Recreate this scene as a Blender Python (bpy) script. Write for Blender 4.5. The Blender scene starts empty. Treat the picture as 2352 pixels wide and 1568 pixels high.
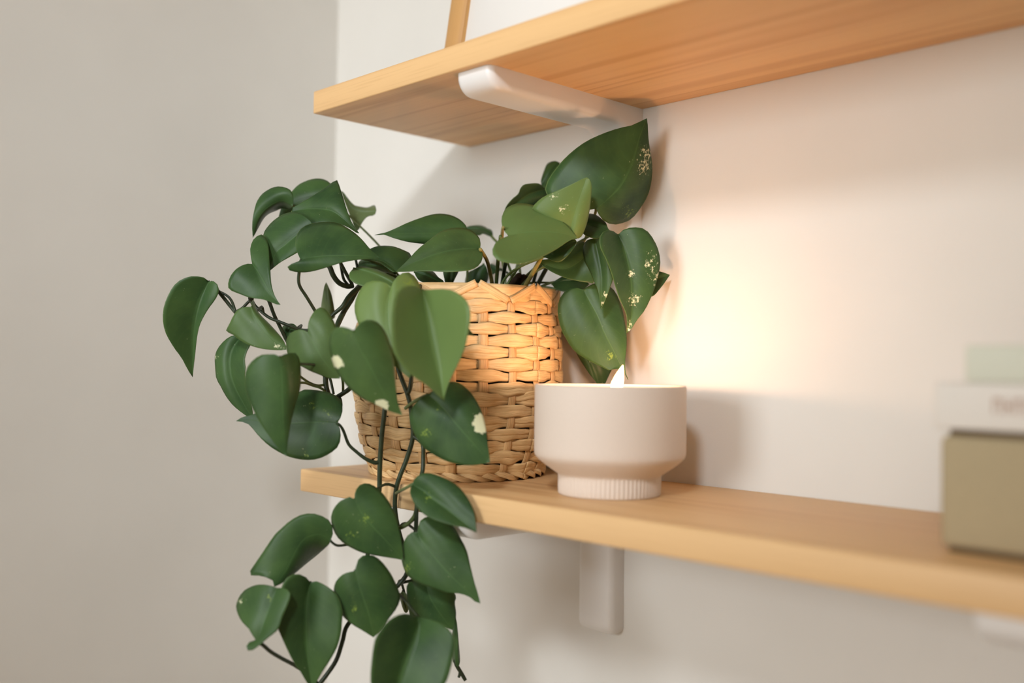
import bpy, bmesh, math, random
from mathutils import Vector, Matrix
random.seed(7)
sc = bpy.context.scene
COL = sc.collection

# ------------------------------------------------------------------ camera
CAM = Vector((0.83342, -0.72966, 0.10111))
YAW, PITCH, ROLL, FPX = 0.800067, 0.024092, 0.013682, 2316.4
fw = Vector((-math.sin(YAW)*math.cos(PITCH), math.cos(YAW)*math.cos(PITCH), math.sin(PITCH)))
r0 = Vector((math.cos(YAW), math.sin(YAW), 0)); u0 = r0.cross(fw)
rt = r0*math.cos(ROLL) + u0*math.sin(ROLL); up = u0*math.cos(ROLL) - r0*math.sin(ROLL)
cam_d = bpy.data.cameras.new('camera'); cam = bpy.data.objects.new('camera', cam_d); COL.objects.link(cam)
cam.matrix_world = Matrix(((rt.x, up.x, -fw.x, CAM.x), (rt.y, up.y, -fw.y, CAM.y), (rt.z, up.z, -fw.z, CAM.z), (0, 0, 0, 1)))
cam_d.sensor_width = 36.0; cam_d.lens = 36.0*FPX/2352; cam_d.clip_start = 0.02
cam_d.dof.use_dof = True; cam_d.dof.focus_distance = 0.885; cam_d.dof.aperture_fstop = 2.0
sc.camera = cam
def at(x, y, d):
    return CAM + (fw + rt*((x-1176)/FPX) + up*((784-y)/FPX))*d

# ------------------------------------------------------------------ light
sc.view_settings.view_transform = 'Standard'; sc.view_settings.look = 'None'
sc.view_settings.exposure = 0.0; sc.view_settings.gamma = 1.0; sc.view_settings.use_curve_mapping = False
w = bpy.data.worlds.new('world'); sc.world = w; w.use_nodes = True
w.node_tree.nodes['Background'].inputs[0].default_value = (1.0, 0.84, 0.64, 1)
w.node_tree.nodes['Background'].inputs[1].default_value = 1.1
def aim(o, p): o.rotation_euler = (Vector(p) - Vector(o.location)).to_track_quat('-Z', 'Y').to_euler()
ld = bpy.data.lights.new('room_lamp', 'SPOT'); ld.shadow_soft_size = 0.13; ld.energy = 94; ld.color = (0.90, 0.96, 1.0)
ld.spot_size = math.radians(41); ld.spot_blend = 1.0
lo = bpy.data.objects.new('room_lamp', ld); COL.objects.link(lo); lo.location = (1.22, -1.72, 1.12); aim(lo, (-0.10, 0.0, 0.16))
wd = bpy.data.lights.new('front_fill', 'AREA'); wd.shape = 'RECTANGLE'; wd.size = 0.9; wd.size_y = 0.9; wd.spread = math.radians(60); wd.energy = 4.8; wd.color = (0.88, 0.95, 1.0)  # added softbox-like fill from the front, no known window behind it
wo = bpy.data.objects.new('front_fill', wd); COL.objects.link(wo); wo.location = (0.30, -3.0, 0.45); aim(wo, (0.0, 0, 0.15))
FLAME_STRENGTH = 14.0; FLAME_WATTS = 0.37

# ------------------------------------------------------------------ helpers
def tag(o, label=None, cat=None, group=None, kind=None):
    if label: o['label'] = label
    if cat: o['category'] = cat
    if group: o['group'] = group
    if kind: o['kind'] = kind
    return o
def thing(name, label, cat, loc=(0, 0, 0), group=None):
    o = bpy.data.objects.new(name, None); COL.objects.link(o); o.location = loc; o.empty_display_size = 0.02
    return tag(o, label, cat, group)
def put(name, me, mat=None, parent=None):
    o = bpy.data.objects.new(name, me); COL.objects.link(o)
    if mat and not me.materials: me.materials.append(mat)
    if parent:
        o.parent = parent; o.matrix_parent_inverse = Matrix.Translation(-parent.location)
    return o
def mesh(name, v, f, uv=None, smooth=True):
    me = bpy.data.meshes.new(name); me.from_pydata([tuple(p) for p in v], [], f); me.update()
    if uv:
        l = me.uv_layers.new(name='UVMap')
        for i, lp in enumerate(me.loops): l.data[i].uv = uv[lp.vertex_index]
    if smooth: me.polygons.foreach_set('use_smooth', [True]*len(me.polygons))
    return me
def box_mesh(name, a, b, bevel=0.0, seg=3):
    bm = bmesh.new(); bmesh.ops.create_cube(bm, size=1)
    a, b = Vector(a), Vector(b)
    for v in bm.verts: v.co = Vector([(a[i]+b[i])/2 + v.co[i]*(b[i]-a[i]) for i in range(3)])
    if bevel: bmesh.ops.bevel(bm, geom=bm.edges[:], offset=bevel, segments=seg, profile=0.5, affect='EDGES')
    me = bpy.data.meshes.new(name); bm.to_mesh(me); bm.free()
    me.polygons.foreach_set('use_smooth', [bool(bevel)]*len(me.polygons))
    return me
def lathe(name, prof, n=96, rib=None):
    v = []; f = []
    for (r, z) in prof:
        for k in range(n):
            rr = rib(r, z, k) if rib else r
            a = 2*math.pi*k/n; v.append((rr*math.cos(a), rr*math.sin(a), z))
    for i in range(len(prof)-1):
        for k in range(n):
            f.append((i*n+k, i*n+(k+1) % n, (i+1)*n+(k+1) % n, (i+1)*n+k))
    return v, f
def crom(p, n):
    """Catmull-Rom through tuples, resampled to n points by arc length"""
    p = [tuple(q) for q in p]; q = [p[0]]+p+[p[-1]]; out = []
    for i in range(1, len(q)-2):
        for k in range(12):
            t = k/12; o = []
            for c in range(len(p[0])):
                a, b, d, e = q[i-1][c], q[i][c], q[i+1][c], q[i+2][c]
                o.append(0.5*(2*b+(d-a)*t+(2*a-5*b+4*d-e)*t*t+(3*b-a-3*d+e)*t**3))
            out.append(o)
    out.append(list(p[-1]))
    L = [0]
    for a, b in zip(out, out[1:]): L.append(L[-1]+math.dist(a, b))
    res = []; j = 0
    for k in range(n):
        s = L[-1]*k/(n-1)
        while j < len(L)-2 and L[j+1] < s: j += 1
        t = (s-L[j])/max(1e-9, L[j+1]-L[j]); t = min(max(t, 0), 1)
        res.append([x+(y-x)*t for x, y in zip(out[j], out[j+1])])
    return res
def tube(name, pts, rads, n=8):
    """closed tube through 3-D points"""
    P = [Vector(p) for p in pts]; v = []; f = []; uv = []; prev = None; acc = 0
    for i, p in enumerate(P):
        t = (P[min(i+1, len(P)-1)]-P[max(i-1, 0)]).normalized()
        if prev is None: a = t.orthogonal().normalized()
        else: a = (prev - t*prev.dot(t)).normalized()
        prev = a; b = t.cross(a)
        if i: acc += (p-P[i-1]).length
        for k in range(n):
            an = 2*math.pi*k/n; v.append(p+(a*math.cos(an)+b*math.sin(an))*rads[i]); uv.append((acc*20, k/n))
    m = len(P)
    for i in range(m-1):
        for k in range(n): f.append((i*n+k, i*n+(k+1) % n, (i+1)*n+(k+1) % n, (i+1)*n+k))
    f.append(tuple(range(n-1, -1, -1))); f.append(tuple((m-1)*n+k for k in range(n)))
    return mesh(name, v, f, uv)

# ------------------------------------------------------------------ materials
class NT:
    def __init__(s, name):
        s.m = bpy.data.materials.new(name); s.m.use_nodes = True; s.t = s.m.node_tree
        s.b = s.t.nodes['Principled BSDF']; s.out = s.t.nodes['Material Output']
    def n(s, typ, **kw):
        nd = s.t.nodes.new(typ)
        for k, v in kw.items():
            if k.startswith('i_'): nd.inputs[k[2:].replace('_', ' ')].default_value = v
            else: setattr(nd, k, v)
        return nd
    def l(s, a, b): s.t.links.new(a, b)
    def ramp(s, fac, stops, interp='LINEAR'):
        r = s.n('ShaderNodeValToRGB'); r.color_ramp.interpolation = interp
        el = r.color_ramp.elements
        while len(el) < len(stops): el.new(0.5)
        for e, (p, c) in zip(el, stops): e.position = p; e.color = c if len(c) == 4 else (*c, 1)
        s.l(fac, r.inputs[0]); return r.outputs[0]
    def mix(s, fac, a, b, typ='MIX'):
        m = s.n('ShaderNodeMix', data_type='RGBA', blend_type=typ)
        for sock, x in ((m.inputs[0], fac), (m.inputs[6], a), (m.inputs[7], b)):
            if hasattr(x, 'is_linked'): s.l(x, sock)
            elif isinstance(x, (int, float)): sock.default_value = x
            else: sock.default_value = (*x, 1) if len(x) == 3 else x
        return m.outputs[2]
    def math(s, op, a, b=0.0):
        m = s.n('ShaderNodeMath', operation=op)
        for sock, x in ((m.inputs[0], a), (m.inputs[1], b)):
            if hasattr(x, 'is_linked'): s.l(x, sock)
            else: sock.default_value = x
        return m.outputs[0]
    def bump(s, h, strength, dist):
        b = s.n('ShaderNodeBump'); b.inputs['Strength'].default_value = strength; b.inputs['Distance'].default_value = dist
        s.l(h, b.inputs['Height']); s.l(b.outputs[0], s.b.inputs['Normal'])
    def set(s, **kw):
        for k, v in kw.items(): s.b.inputs[k.replace('_', ' ')].default_value = v
        return s
def srgb(r, g, b):
    f = lambda c: (c/255/12.92) if c <= 10 else ((c/255+0.055)/1.055)**2.4
    return (f(r), f(g), f(b))

def mat_wall():
    k = NT('painted_plaster'); tc = k.n('ShaderNodeTexCoord')
    n1 = k.n('ShaderNodeTexNoise', i_Scale=6.0, i_Detail=3.0); k.l(tc.outputs['Object'], n1.inputs['Vector'])
    n2 = k.n('ShaderNodeTexNoise', i_Scale=420.0, i_Detail=3.0); k.l(tc.outputs['Object'], n2.inputs['Vector'])
    c = k.ramp(n1.outputs['Fac'], [(0.3, (0.70, 0.675, 0.63)), (0.7, (0.74, 0.715, 0.67))])
    k.l(c, k.b.inputs['Base Color']); k.set(Roughness=0.75); k.bump(n2.outputs['Fac'], 0.12, 0.0006); return k.m
def mat_pine(name, axis, light, dark, seed=0.0):
    """pine board: growth rings swept along one axis plus fine pores"""
    k = NT(name); tc = k.n('ShaderNodeTexCoord'); mp = k.n('ShaderNodeMapping')
    s = [1, 1, 1]; s[axis] = 0.022
    mp.inputs['Scale'].default_value = s; mp.inputs['Location'].default_value = (seed, seed*0.7, seed*1.3)
    k.l(tc.outputs['Object'], mp.inputs['Vector'])
    n1 = k.n('ShaderNodeTexNoise', i_Scale=24.0, i_Detail=2.0, i_Roughness=0.4, i_Distortion=0.15); k.l(mp.outputs[0], n1.inputs['Vector'])
    rings = k.math('FRACT', k.math('MULTIPLY', n1.outputs['Fac'], 7.0))
    n3 = k.n('ShaderNodeTexNoise', i_Scale=9.0, i_Detail=2.0); k.l(mp.outputs[0], n3.inputs['Vector'])
    mp2 = k.n('ShaderNodeMapping'); s2 = [1, 1, 1]; s2[axis] = 0.02; mp2.inputs['Scale'].default_value = s2
    k.l(tc.outputs['Object'], mp2.inputs['Vector'])
    n2 = k.n('ShaderNodeTexNoise', i_Scale=700.0, i_Detail=2.0); k.l(mp2.outputs[0], n2.inputs['Vector'])
    ring_c = k.ramp(rings, [(0.0, light), (0.55, light), (0.86, dark), (0.95, dark), (1.0, light)])
    tone = k.ramp(n3.outputs['Fac'], [(0.3, (0.88, 0.86, 0.83)), (0.65, (1, 1, 1))])
    c = k.mix(1.0, k.mix(0.5, light, ring_c), tone, 'MULTIPLY')
    pore = k.ramp(n2.outputs['Fac'], [(0.30, (0.80, 0.74, 0.68)), (0.48, (1, 1, 1))])
    k.l(k.mix(0.35, c, k.mix(1.0, c, pore, 'MULTIPLY')), k.b.inputs['Base Color'])
    k.set(Roughness=0.5); k.bump(n2.outputs['Fac'], 0.10, 0.0005); return k.m
def mat_plain(name, col, rough=0.5, bump=0.0, scale=300, spec=0.5, vary=0.0, sss=0.0):
    k = NT(name); tc = k.n('ShaderNodeTexCoord')
    n = k.n('ShaderNodeTexNoise', i_Scale=float(scale), i_Detail=3.0); k.l(tc.outputs['Object'], n.inputs['Vector'])
    lo_ = tuple(c*(1-vary) for c in col)
    k.l(k.ramp(n.outputs['Fac'], [(0.3, lo_), (0.7, col)]), k.b.inputs['Base Color'])
    k.set(Roughness=rough); k.b.inputs['Specular IOR Level'].default_value = spec
    if sss:
        k.b.inputs['Subsurface Weight'].default_value = sss
        k.b.inputs['Subsurface Radius'].default_value = (0.02, 0.012, 0.006); k.b.inputs['Subsurface Scale'].default_value = 0.6
    if bump: k.bump(n.outputs['Fac'], bump, 0.0008)
    return k.m
def mat_straw(name, light, dark):
    """split-reed strip: fibres run along U"""
    k = NT(name); uv = k.n('ShaderNodeUVMap'); mp = k.n('ShaderNodeMapping')
    mp.inputs['Scale'].default_value = (22, 9, 1); k.l(uv.outputs[0], mp.inputs['Vector'])
    oi = k.n('ShaderNodeObjectInfo'); cb = k.n('ShaderNodeCombineXYZ'); k.l(k.math('MULTIPLY', oi.outputs['Random'], 40.0), cb.inputs[0])
    k.l(cb.outputs[0], mp.inputs['Location'])
    n1 = k.n('ShaderNodeTexNoise', i_Scale=1.0, i_Detail=4.0, i_Roughness=0.65); k.l(mp.outputs[0], n1.inputs['Vector'])
    mp2 = k.n('ShaderNodeMapping'); mp2.inputs['Scale'].default_value = (55, 1.2, 1); k.l(uv.outputs[0], mp2.inputs['Vector'])
    n2 = k.n('ShaderNodeTexNoise', i_Scale=1.0, i_Detail=2.0); k.l(mp2.outputs[0], n2.inputs['Vector']); k.l(cb.outputs[0], mp2.inputs['Location'])
    c = k.ramp(n1.outputs['Fac'], [(0.32, dark), (0.5, light), (0.75, tuple(min(1, x*1.12) for x in light))])
    t = k.ramp(n2.outputs['Fac'], [(0.3, (0.80, 0.74, 0.66)), (0.65, (1.0, 1.0, 1.0))])
    k.l(k.mix(1.0, c, t, 'MULTIPLY'), k.b.inputs['Base Color'])
    k.set(Roughness=0.42); k.bump(n1.outputs['Fac'], 0.55, 0.0009)
    return k.m
def mat_leaf(name, top, deep, cream):
    k = NT(name); uv = k.n('ShaderNodeUVMap'); sx = k.n('ShaderNodeSeparateXYZ'); k.l(uv.outputs[0], sx.inputs[0])
    U, V = sx.outputs[0], sx.outputs[1]
    av = k.math('ABSOLUTE', V)
    oi = k.n('ShaderNodeObjectInfo'); tc = k.n('ShaderNodeTexCoord')
    n1 = k.n('ShaderNodeTexNoise', i_Scale=38.0, i_Detail=3.0); k.l(tc.outputs['Object'], n1.inputs['Vector'])
    base = k.ramp(n1.outputs['Fac'], [(0.32, deep), (0.68, top)])
    base = k.mix(k.math('MULTIPLY', oi.outputs['Random'], 0.35), base, tuple(c*1.3 for c in top))
    lit_at = k.n('ShaderNodeAttribute', attribute_name='patch')
    base = k.mix(lit_at.outputs['Alpha'], base, srgb(120, 144, 80))  # lamp-lit brightness of chosen leaves painted into their colour
    # side veins sweep from the midrib towards the tip
    ph = k.math('SUBTRACT', k.math('MULTIPLY', U, 11.0), k.math('MULTIPLY', av, 4.0))
    vein = k.math('POWER', k.math('ABSOLUTE', k.math('COSINE', k.math('MULTIPLY', ph, math.pi))), 26.0)
    midr = k.math('SUBTRACT', 1.0, k.math('MINIMUM', k.math('MULTIPLY', av, 26.0), 1.0))
    lines = k.math('MAXIMUM', k.math('MULTIPLY', vein, 0.06), k.math('MULTIPLY', midr, 0.35))
    base = k.mix(k.math('MULTIPLY', lines, 0.8), base, tuple(min(1, c*2.0+0.01) for c in top))
    # cream flecks and the painted patches of the variegated leaves
    at_ = k.n('ShaderNodeAttribute', attribute_name='patch')
    n2 = k.n('ShaderNodeTexNoise', i_Scale=300.0, i_Detail=5.0, i_Roughness=0.75); k.l(tc.outputs['Object'], n2.inputs['Vector'])
    sp = k.n('ShaderNodeSeparateColor'); k.l(at_.outputs['Color'], sp.inputs[0])
    amt = k.math('ADD', k.math('MULTIPLY', n2.outputs['Fac'], 1.1), k.math('MULTIPLY', sp.outputs[0], k.math('ADD', 0.215, k.math('MULTIPLY', sp.outputs[2], 0.5))))
    msk = k.ramp(amt, [(0.75, (0, 0, 0)), (0.83, (1, 1, 1))])
    k.l(base, k.b.inputs['Base Color'])
    col = k.mix(msk, base, k.mix(sp.outputs[1], srgb(126, 150, 66), cream))
    edge = k.math('GREATER_THAN', av, 0.985)
    col = k.mix(k.math('MULTIPLY', edge, 0.35), col, srgb(120, 140, 80))
    k.l(col, k.b.inputs['Base Color']); k.set(Roughness=0.42); k.b.inputs['Specular IOR Level'].default_value = 0.26
    h = k.math('SUBTRACT', k.math('MULTIPLY', n1.outputs['Fac'], 0.5), k.math('MULTIPLY', lines, 1.0)); k.bump(h, 0.35, 0.0007)
    tr = k.n('ShaderNodeBsdfTranslucent'); k.l(k.mix(1.0, col, (0.75, 0.95, 0.25), 'MULTIPLY'), tr.inputs['Color'])
    ms = k.n('ShaderNodeMixShader'); ms.inputs[0].default_value = 0.12
    k.l(k.b.outputs[0], ms.inputs[1]); k.l(tr.outputs[0], ms.inputs[2]); k.l(ms.outputs[0], k.out.inputs['Surface'])
    return k.m
M = {}
M['wall'] = mat_wall()
M['pine_lo'] = mat_pine('pine_board', 0, srgb(232, 192, 140), srgb(204, 154, 102), 0.3)
M['pine_up'] = mat_pine('pine_board_knotty', 0, srgb(231, 189, 134), srgb(200, 146, 90), 2.1)
M['frame_wood'] = mat_pine('oak_moulding', 2, srgb(205, 158, 98), srgb(178, 128, 74), 5.0)
M['mat_board'] = mat_plain('white_mat_board', (0.80, 0.79, 0.77), 0.8, 0.05, 500)
M['plastic'] = mat_plain('white_plastic', (0.80, 0.78, 0.76), 0.32)
M['ceramic'] = mat_plain('matte_ceramic', srgb(219, 203, 189), 0.62, 0.04, 700, 0.35, 0.03)
M['wax'] = mat_plain('candle_wax', srgb(245, 228, 205), 0.4, 0.0, 100, 0.5, 0.02, 0.6)
M['wick'] = mat_plain('burnt_wick', (0.02, 0.015, 0.012), 0.9)
M['straw'] = mat_straw('split_reed', srgb(238, 202, 148), srgb(202, 156, 102))
M['straw_stake'] = mat_straw('reed_stake', srgb(224, 182, 128), srgb(180, 134, 86))
M['soil'] = mat_plain('potting_soil', (0.035, 0.024, 0.016), 0.95, 0.9, 260, 0.2, 0.6)
M['pot'] = mat_plain('nursery_pot_plastic', (0.02, 0.02, 0.02), 0.5)
M['leaf'] = mat_leaf('pothos_leaf', srgb(66, 94, 50), srgb(42, 68, 39), srgb(226, 226, 188))
M['leaf_under'] = mat_leaf('pothos_leaf_underside', srgb(104, 120, 78), srgb(84, 102, 62), srgb(220, 222, 190))
M['stem_dark'] = mat_plain('vine_stem', srgb(48, 60, 38), 0.45, 0.2, 200, 0.4, 0.35)
M['stem_light'] = mat_plain('petiole_green', srgb(96, 112, 60), 0.45, 0.15, 200, 0.4, 0.3)
M['stem_yellow'] = mat_plain('petiole_yellow', srgb(160, 148, 84), 0.45, 0.15, 200, 0.4, 0.3)
M['bark'] = mat_plain('cut_vine_bark', srgb(52, 36, 26), 0.8, 0.6, 240, 0.2, 0.4)
M['olive'] = mat_plain('olive_cloth', srgb(182, 166, 134), 0.85, 0.3, 900, 0.2, 0.12)
M['brown'] = mat_plain('brown_board', srgb(96, 78, 56), 0.8, 0.1, 500, 0.2, 0.1)
M['book_white'] = mat_plain('white_cover', srgb(228, 222, 214), 0.6, 0.05, 500)
M['book_green'] = mat_plain('pale_green_cover', srgb(214, 216, 200), 0.6, 0.05, 500)
M['paper'] = mat_plain('book_pages', srgb(226, 214, 190), 0.9, 0.2, 900, 0.1, 0.1)
M['ink'] = mat_plain('brown_ink', srgb(176, 144, 126), 0.8)
k = NT('flame'); k.t.nodes.remove(k.b)
em = k.n('ShaderNodeEmission'); em.inputs[0].default_value = (1.0, 0.52, 0.20, 1); em.inputs[1].default_value = FLAME_STRENGTH
tp = k.n('ShaderNodeBsdfTransparent'); ad = k.n('ShaderNodeAddShader'); k.l(em.outputs[0], ad.inputs[0]); k.l(tp.outputs[0], ad.inputs[1])
k.l(ad.outputs[0], k.out.inputs['Surface']); M['flame'] = k.m

# ------------------------------------------------------------------ setting
XL = -0.246
def struct(name, a, b, mat):
    return tag(put(name, box_mesh(name, a, b), mat), kind='structure')
struct('wall_back', (XL, 0, -1.3), (1.5, 0.12, 1.4), M['wall'])
struct('shade_wall_right', (1.5, -3.2, -1.3), (1.62, 0.12, 1.4), M['wall'])  # unseen wall, added to hold back ambient light on the right
struct('shade_ceiling', (XL-0.12, -3.2, 1.4), (1.62, 0.12, 1.46), M['wall'])  # unseen slab overhead, added to shape the ambient light
struct('wall_left', (XL-0.12, -3.2, -1.3), (XL, 0.12, 1.4), M['wall'])
struct('floor', (XL-0.12, -3.2, -1.36), (1.62, 0.12, -1.3), M['pine_lo'])

# ------------------------------------------------------------------ shelves and brackets
ZU, TU, TL, D = 0.3394, 0.0215, 0.0210, 0.20
up_s = put('wall_shelf', box_mesh('wall_shelf', (0.0104, -D, ZU), (0.95, 0, ZU+TU), 0.0012, 2), M['pine_up'])
tag(up_s, 'upper pine wall shelf seen from below, above the pothos', 'shelf', 'pine wall shelves')
lo_s = put('wall_shelf', box_mesh('wall_shelf', (0.0, -D, -TL), (0.95, 0, 0), 0.0012, 2), M['pine_lo'])
tag(lo_s, 'lower pine wall shelf carrying the woven basket and the candle', 'shelf', 'pine wall shelves')

def bracket_mesh(W=0.042, reach=0.193, drop=0.124, th=0.0185):
    """L bracket: outline in Y-Z swept along X, outer edges softly rounded. top at z=0, wall at y=0"""
    o = [(0, 0), (-reach, 0)]
    R = 0.0155
    for i in range(9):
        a = math.pi/2*i/8; o.append((-reach+R-R*math.cos(a), -th+R-R*math.sin(a)-0.0)) if i else o.append((-reach, -th+R))
    r = 0.02
    for i in range(9):
        a = math.pi/2*i/8; o.append((-th-r+r*math.sin(a), -th-r+r*math.cos(a)))
    for i in range(9):
        a = math.pi/2*i/8; o.append((-th+0.010-0.010*math.cos(a), -drop+0.010-0.010*math.sin(a)))
    o.append((0, -drop))
    bm = bmesh.new(); a = [bm.verts.new((-W/2, y, z)) for y, z in o]; b = [bm.verts.new((W/2, y, z)) for y, z in o]
    n = len(o); ca = bm.faces.new(a); cb = bm.faces.new(b[::-1])
    for i in range(n): bm.faces.new((a[i], b[i], b[(i+1) % n], a[(i+1) % n]))
    bmesh.ops.recalc_face_normals(bm, faces=bm.faces[:])
    ed = [e for f in (ca, cb) for e in f.edges if not all(abs(v.co.z) < 1e-6 for v in e.verts) and not all(abs(v.co.y) < 1e-6 for v in e.verts)]
    bmesh.ops.bevel(bm, geom=ed, offset=0.0065, segments=5, profile=0.5, affect='EDGES')
    me = bpy.data.meshes.new('shelf_bracket'); bm.to_mesh(me); bm.free()
    me.polygons.foreach_set('use_smooth', [True]*len(me.polygons))
    me.set_sharp_from_angle(angle=math.radians(50))
    return me
bme = bracket_mesh()
for x, z, lab in ((0.2305, ZU, 'white bracket under the upper shelf, above the pothos leaves'),
                  (0.2140, -TL, 'white bracket under the lower shelf, below the basket and candle'),
                  (0.6440, -TL, 'blurred white bracket under the lower shelf, below the stacked books')):
    o = put('shelf_bracket', bme, M['plastic']); o.location = (x, 0, z); tag(o, lab, 'bracket', 'white shelf brackets')

# ------------------------------------------------------------------ picture frame leaning on the wall above
fr = thing('picture_frame', 'oak picture frame with white mat leaning on the upper shelf', 'picture frame', (0.0850, -0.108, ZU+TU+0.0005))
FW, FH, FB, FT = 0.30, 0.40, 0.025, 0.018
def fpart(name, a, b, m, bev=0.0006):
    o = bpy.data.objects.new(name, box_mesh(name, a, b, bev, 1)); COL.objects.link(o); o.data.materials.append(m); o.parent = fr; return o
fpart('stile', (0, 0, 0), (FB, FT, FH), M['frame_wood']); fpart('stile', (FW-FB, 0, 0), (FW, FT, FH), M['frame_wood'])
fpart('rail', (FB, 0, 0), (FW-FB, FT, FB), M['frame_wood']); fpart('rail', (FB, 0, FH-FB), (FW-FB, FT, FH), M['frame_wood'])
fpart('mat_board', (FB, 0.004, FB), (FW-FB, 0.007, FH-FB), M['mat_board']); fpart('backing', (FB, 0.0072, FB), (FW-FB, 0.011, FH-FB), M['brown'])
fr.rotation_euler = (-math.radians(9.0), 0, 0)

# ------------------------------------------------------------------ woven basket
BC = Vector((0.116, -0.1025, 0.0)); BH = 0.170
def brad(z):
    k_ = [(0.0, 0.076), (0.010, 0.0825), (0.03, 0.0895), (0.055, 0.0945), (0.085, 0.0965), (0.12, 0.0955), (0.15, 0.0925), (0.172, 0.0915)]
    for (z0, a), (z1, b) in zip(k_, k_[1:]):
        if z <= z1: return a+(b-a)*max(0, (z-z0))/(z1-z0)
    return k_[-1][1]
bk = thing('woven_basket', 'round woven reed basket on the lower shelf holding the pothos', 'basket', BC)
NS = 22; NR = 15; Z0 = 0.006; ZR = 0.158; PITCHW = (ZR-Z0)/NR; AMP = 0.0014
def strip(name, rows, mat, parent, th=0.0007):
    """rows: list of (centre, across half vector, outward normal, u); a thin solid ribbon, lens section"""
    v = []; f = []; uv = []
    for c, h, n, u in rows:
        for s, lift in ((-1, -0.00035), (-0.5, 0.0001), (0.0, 0.00028), (0.5, 0.0001), (1, -0.00035)):
            v.append(c+h*s+n*(th/2+lift)); uv.append((u, s*0.5+0.5))
        for s in (1, 0, -1):
            v.append(c+h*s*0.99-n*(th/2+0.0003)); uv.append((u, s*0.5+0.5))
    m = len(rows); q = 8
    for i in range(m-1):
        for j in range(q): f.append((i*q+j, i*q+(j+1) % q, (i+1)*q+(j+1) % q, (i+1)*q+j))
    f.append(tuple(range(q-1, -1, -1))); f.append(tuple((m-1)*q+j for j in range(q)))
    return put(name, mesh(name, v, f, uv), mat, parent)
rb = random.Random(3)
A0 = math.radians(4)
for row in range(NR):
    for sub in (0, 1):
        zc = Z0+PITCHW*(row+0.5+(0.23 if sub else -0.23)); rows = []; SEG = NS*10
        jz = [rb.uniform(-0.0010, 0.0010) for _ in range(NS+1)]; jz[NS] = jz[0]
        jt = [rb.uniform(-0.0011, 0.0011) for _ in range(NS+1)]; jt[NS] = jt[0]
        jh = [rb.uniform(0.86, 1.14) for _ in range(NS+1)]; jh[NS] = jh[0]
        jr = rb.uniform(0.0, 0.0005)
        for s in range(SEG+1):
            q = s/10.0; i = int(q) % NS; t = q-int(q); e = t*t*(3-2*t)
            a = A0+2*math.pi*q/NS
            wv = math.cos(math.pi*(q+row))
            z = zc+jz[i]*(1-e)+jz[i+1]*e+(jt[i]*(1-e)+jt[i+1]*e)*math.sin(2*math.pi*t)
            z -= (1 if sub else -1)*PITCHW*0.09*(1-wv)*0.5
            hh = PITCHW*(0.315+0.035*wv)*(jh[i]*(1-e)+jh[i+1]*e)
            sl = (brad(z+0.004)-brad(z-0.004))/0.008
            n = Vector((math.cos(a), math.sin(a), -sl)).normalized(); upv = Vector((math.cos(a)*sl, math.sin(a)*sl, 1)).normalized()
            r = brad(z)+AMP*max(-1.0, min(1.0, wv*1.25))+jr+(0.0003 if sub else 0.0)
            rows.append((BC+Vector((r*math.cos(a), r*math.sin(a), z)), upv*hh, n, q*0.028))
        strip('weaver', rows, M['straw'], bk, 0.0006)
for s in range(NS):
    a = A0+2*math.pi*s/NS; rows = []; NZ = 46
    hwid = 0.0042*rb.uniform(0.85, 1.12)
    for j in range(NZ+1):
        z = 0.003+(ZR+0.006-0.003)*j/NZ; row = (z-Z0)/PITCHW-0.5
        wv = math.cos(math.pi*(s+row))
        sl = (brad(z+0.004)-brad(z-0.004))/0.008
        n = Vector((math.cos(a), math.sin(a), -sl)).normalized(); tan = Vector((-math.sin(a), math.cos(a), 0))
        r = brad(z)-AMP*0.55*wv
        rows.append((BC+Vector((r*math.cos(a), r*math.sin(a), z)), -tan*hwid, n, j*0.0035))
    strip('stake', rows, M['straw_stake'], bk)
# base braid: three wrapped strands round the foot
for bnd in range(3):
    rows = []
    for s in range(NS*12+1):
        q = s/12.0; a = A0+2*math.pi*q/NS; ph = math.pi*q*1.0+bnd*2*math.pi/3
        r = 0.0800+0.0030*math.sin(ph); z = 0.0050+0.0026*math.cos(ph)
        n = Vector((math.cos(a), math.sin(a), 0.25*math.cos(ph))).normalized()
        rows.append((BC+Vector((r*math.cos(a), r*math.sin(a), z)), Vector((0, 0, 0.0026)), n, q*0.028))
    strip('foot_strand', rows, M['straw'], bk)
# base plate
v, f = lathe('base', [(0.0, 0.0040), (0.076, 0.0040), (0.076, 0.0020), (0.0, 0.0020)], 48)
put('base', mesh('base', [Vector(p)+BC for p in v], f), M['straw_stake'], bk)
# rim hoops and the crossing lashing
for nm, rr, z0, z1, off in (('rim_hoop', 0.0932, 0.157, 0.1715, 0.0), ('rim_hoop', 0.0880, 0.158, 0.1710, 0.0)):
    rows = []
    for s in range(97):
        a = 2*math.pi*s/96; n = Vector((math.cos(a), math.sin(a), 0))
        rows.append((BC+n*rr+Vector((0, 0, (z0+z1)/2)), Vector((0, 0, (z1-z0)/2)), n, s*0.006))
    strip(nm, rows, M['straw'], bk, 0.0016)
NL = 20
for s in range(NL):
    d_ = 1 if s % 2 else -1; rows = []
    a0 = A0+2*math.pi*(s+0.5)/NL; span = d_*2*math.pi/NL*0.92
    for j in range(13):
        t = j/12; a = a0+span*(t-0.5); zz = 0.1575+0.0140*t
        rr = 0.0946+0.0003*d_
        n = Vector((math.cos(a), math.sin(a), 0)); tan = Vector((-math.sin(a), math.cos(a), 0))
        dirv = (tan*(span*0.095)+Vector((0, 0, 0.0140))).normalized(); hv = n.cross(dirv)*0.0034
        rows.append((BC+n*rr+Vector((0, 0, zz)), hv, n, t*0.025))
    strip('lashing', rows, M['straw'], bk, 0.0004)

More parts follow.
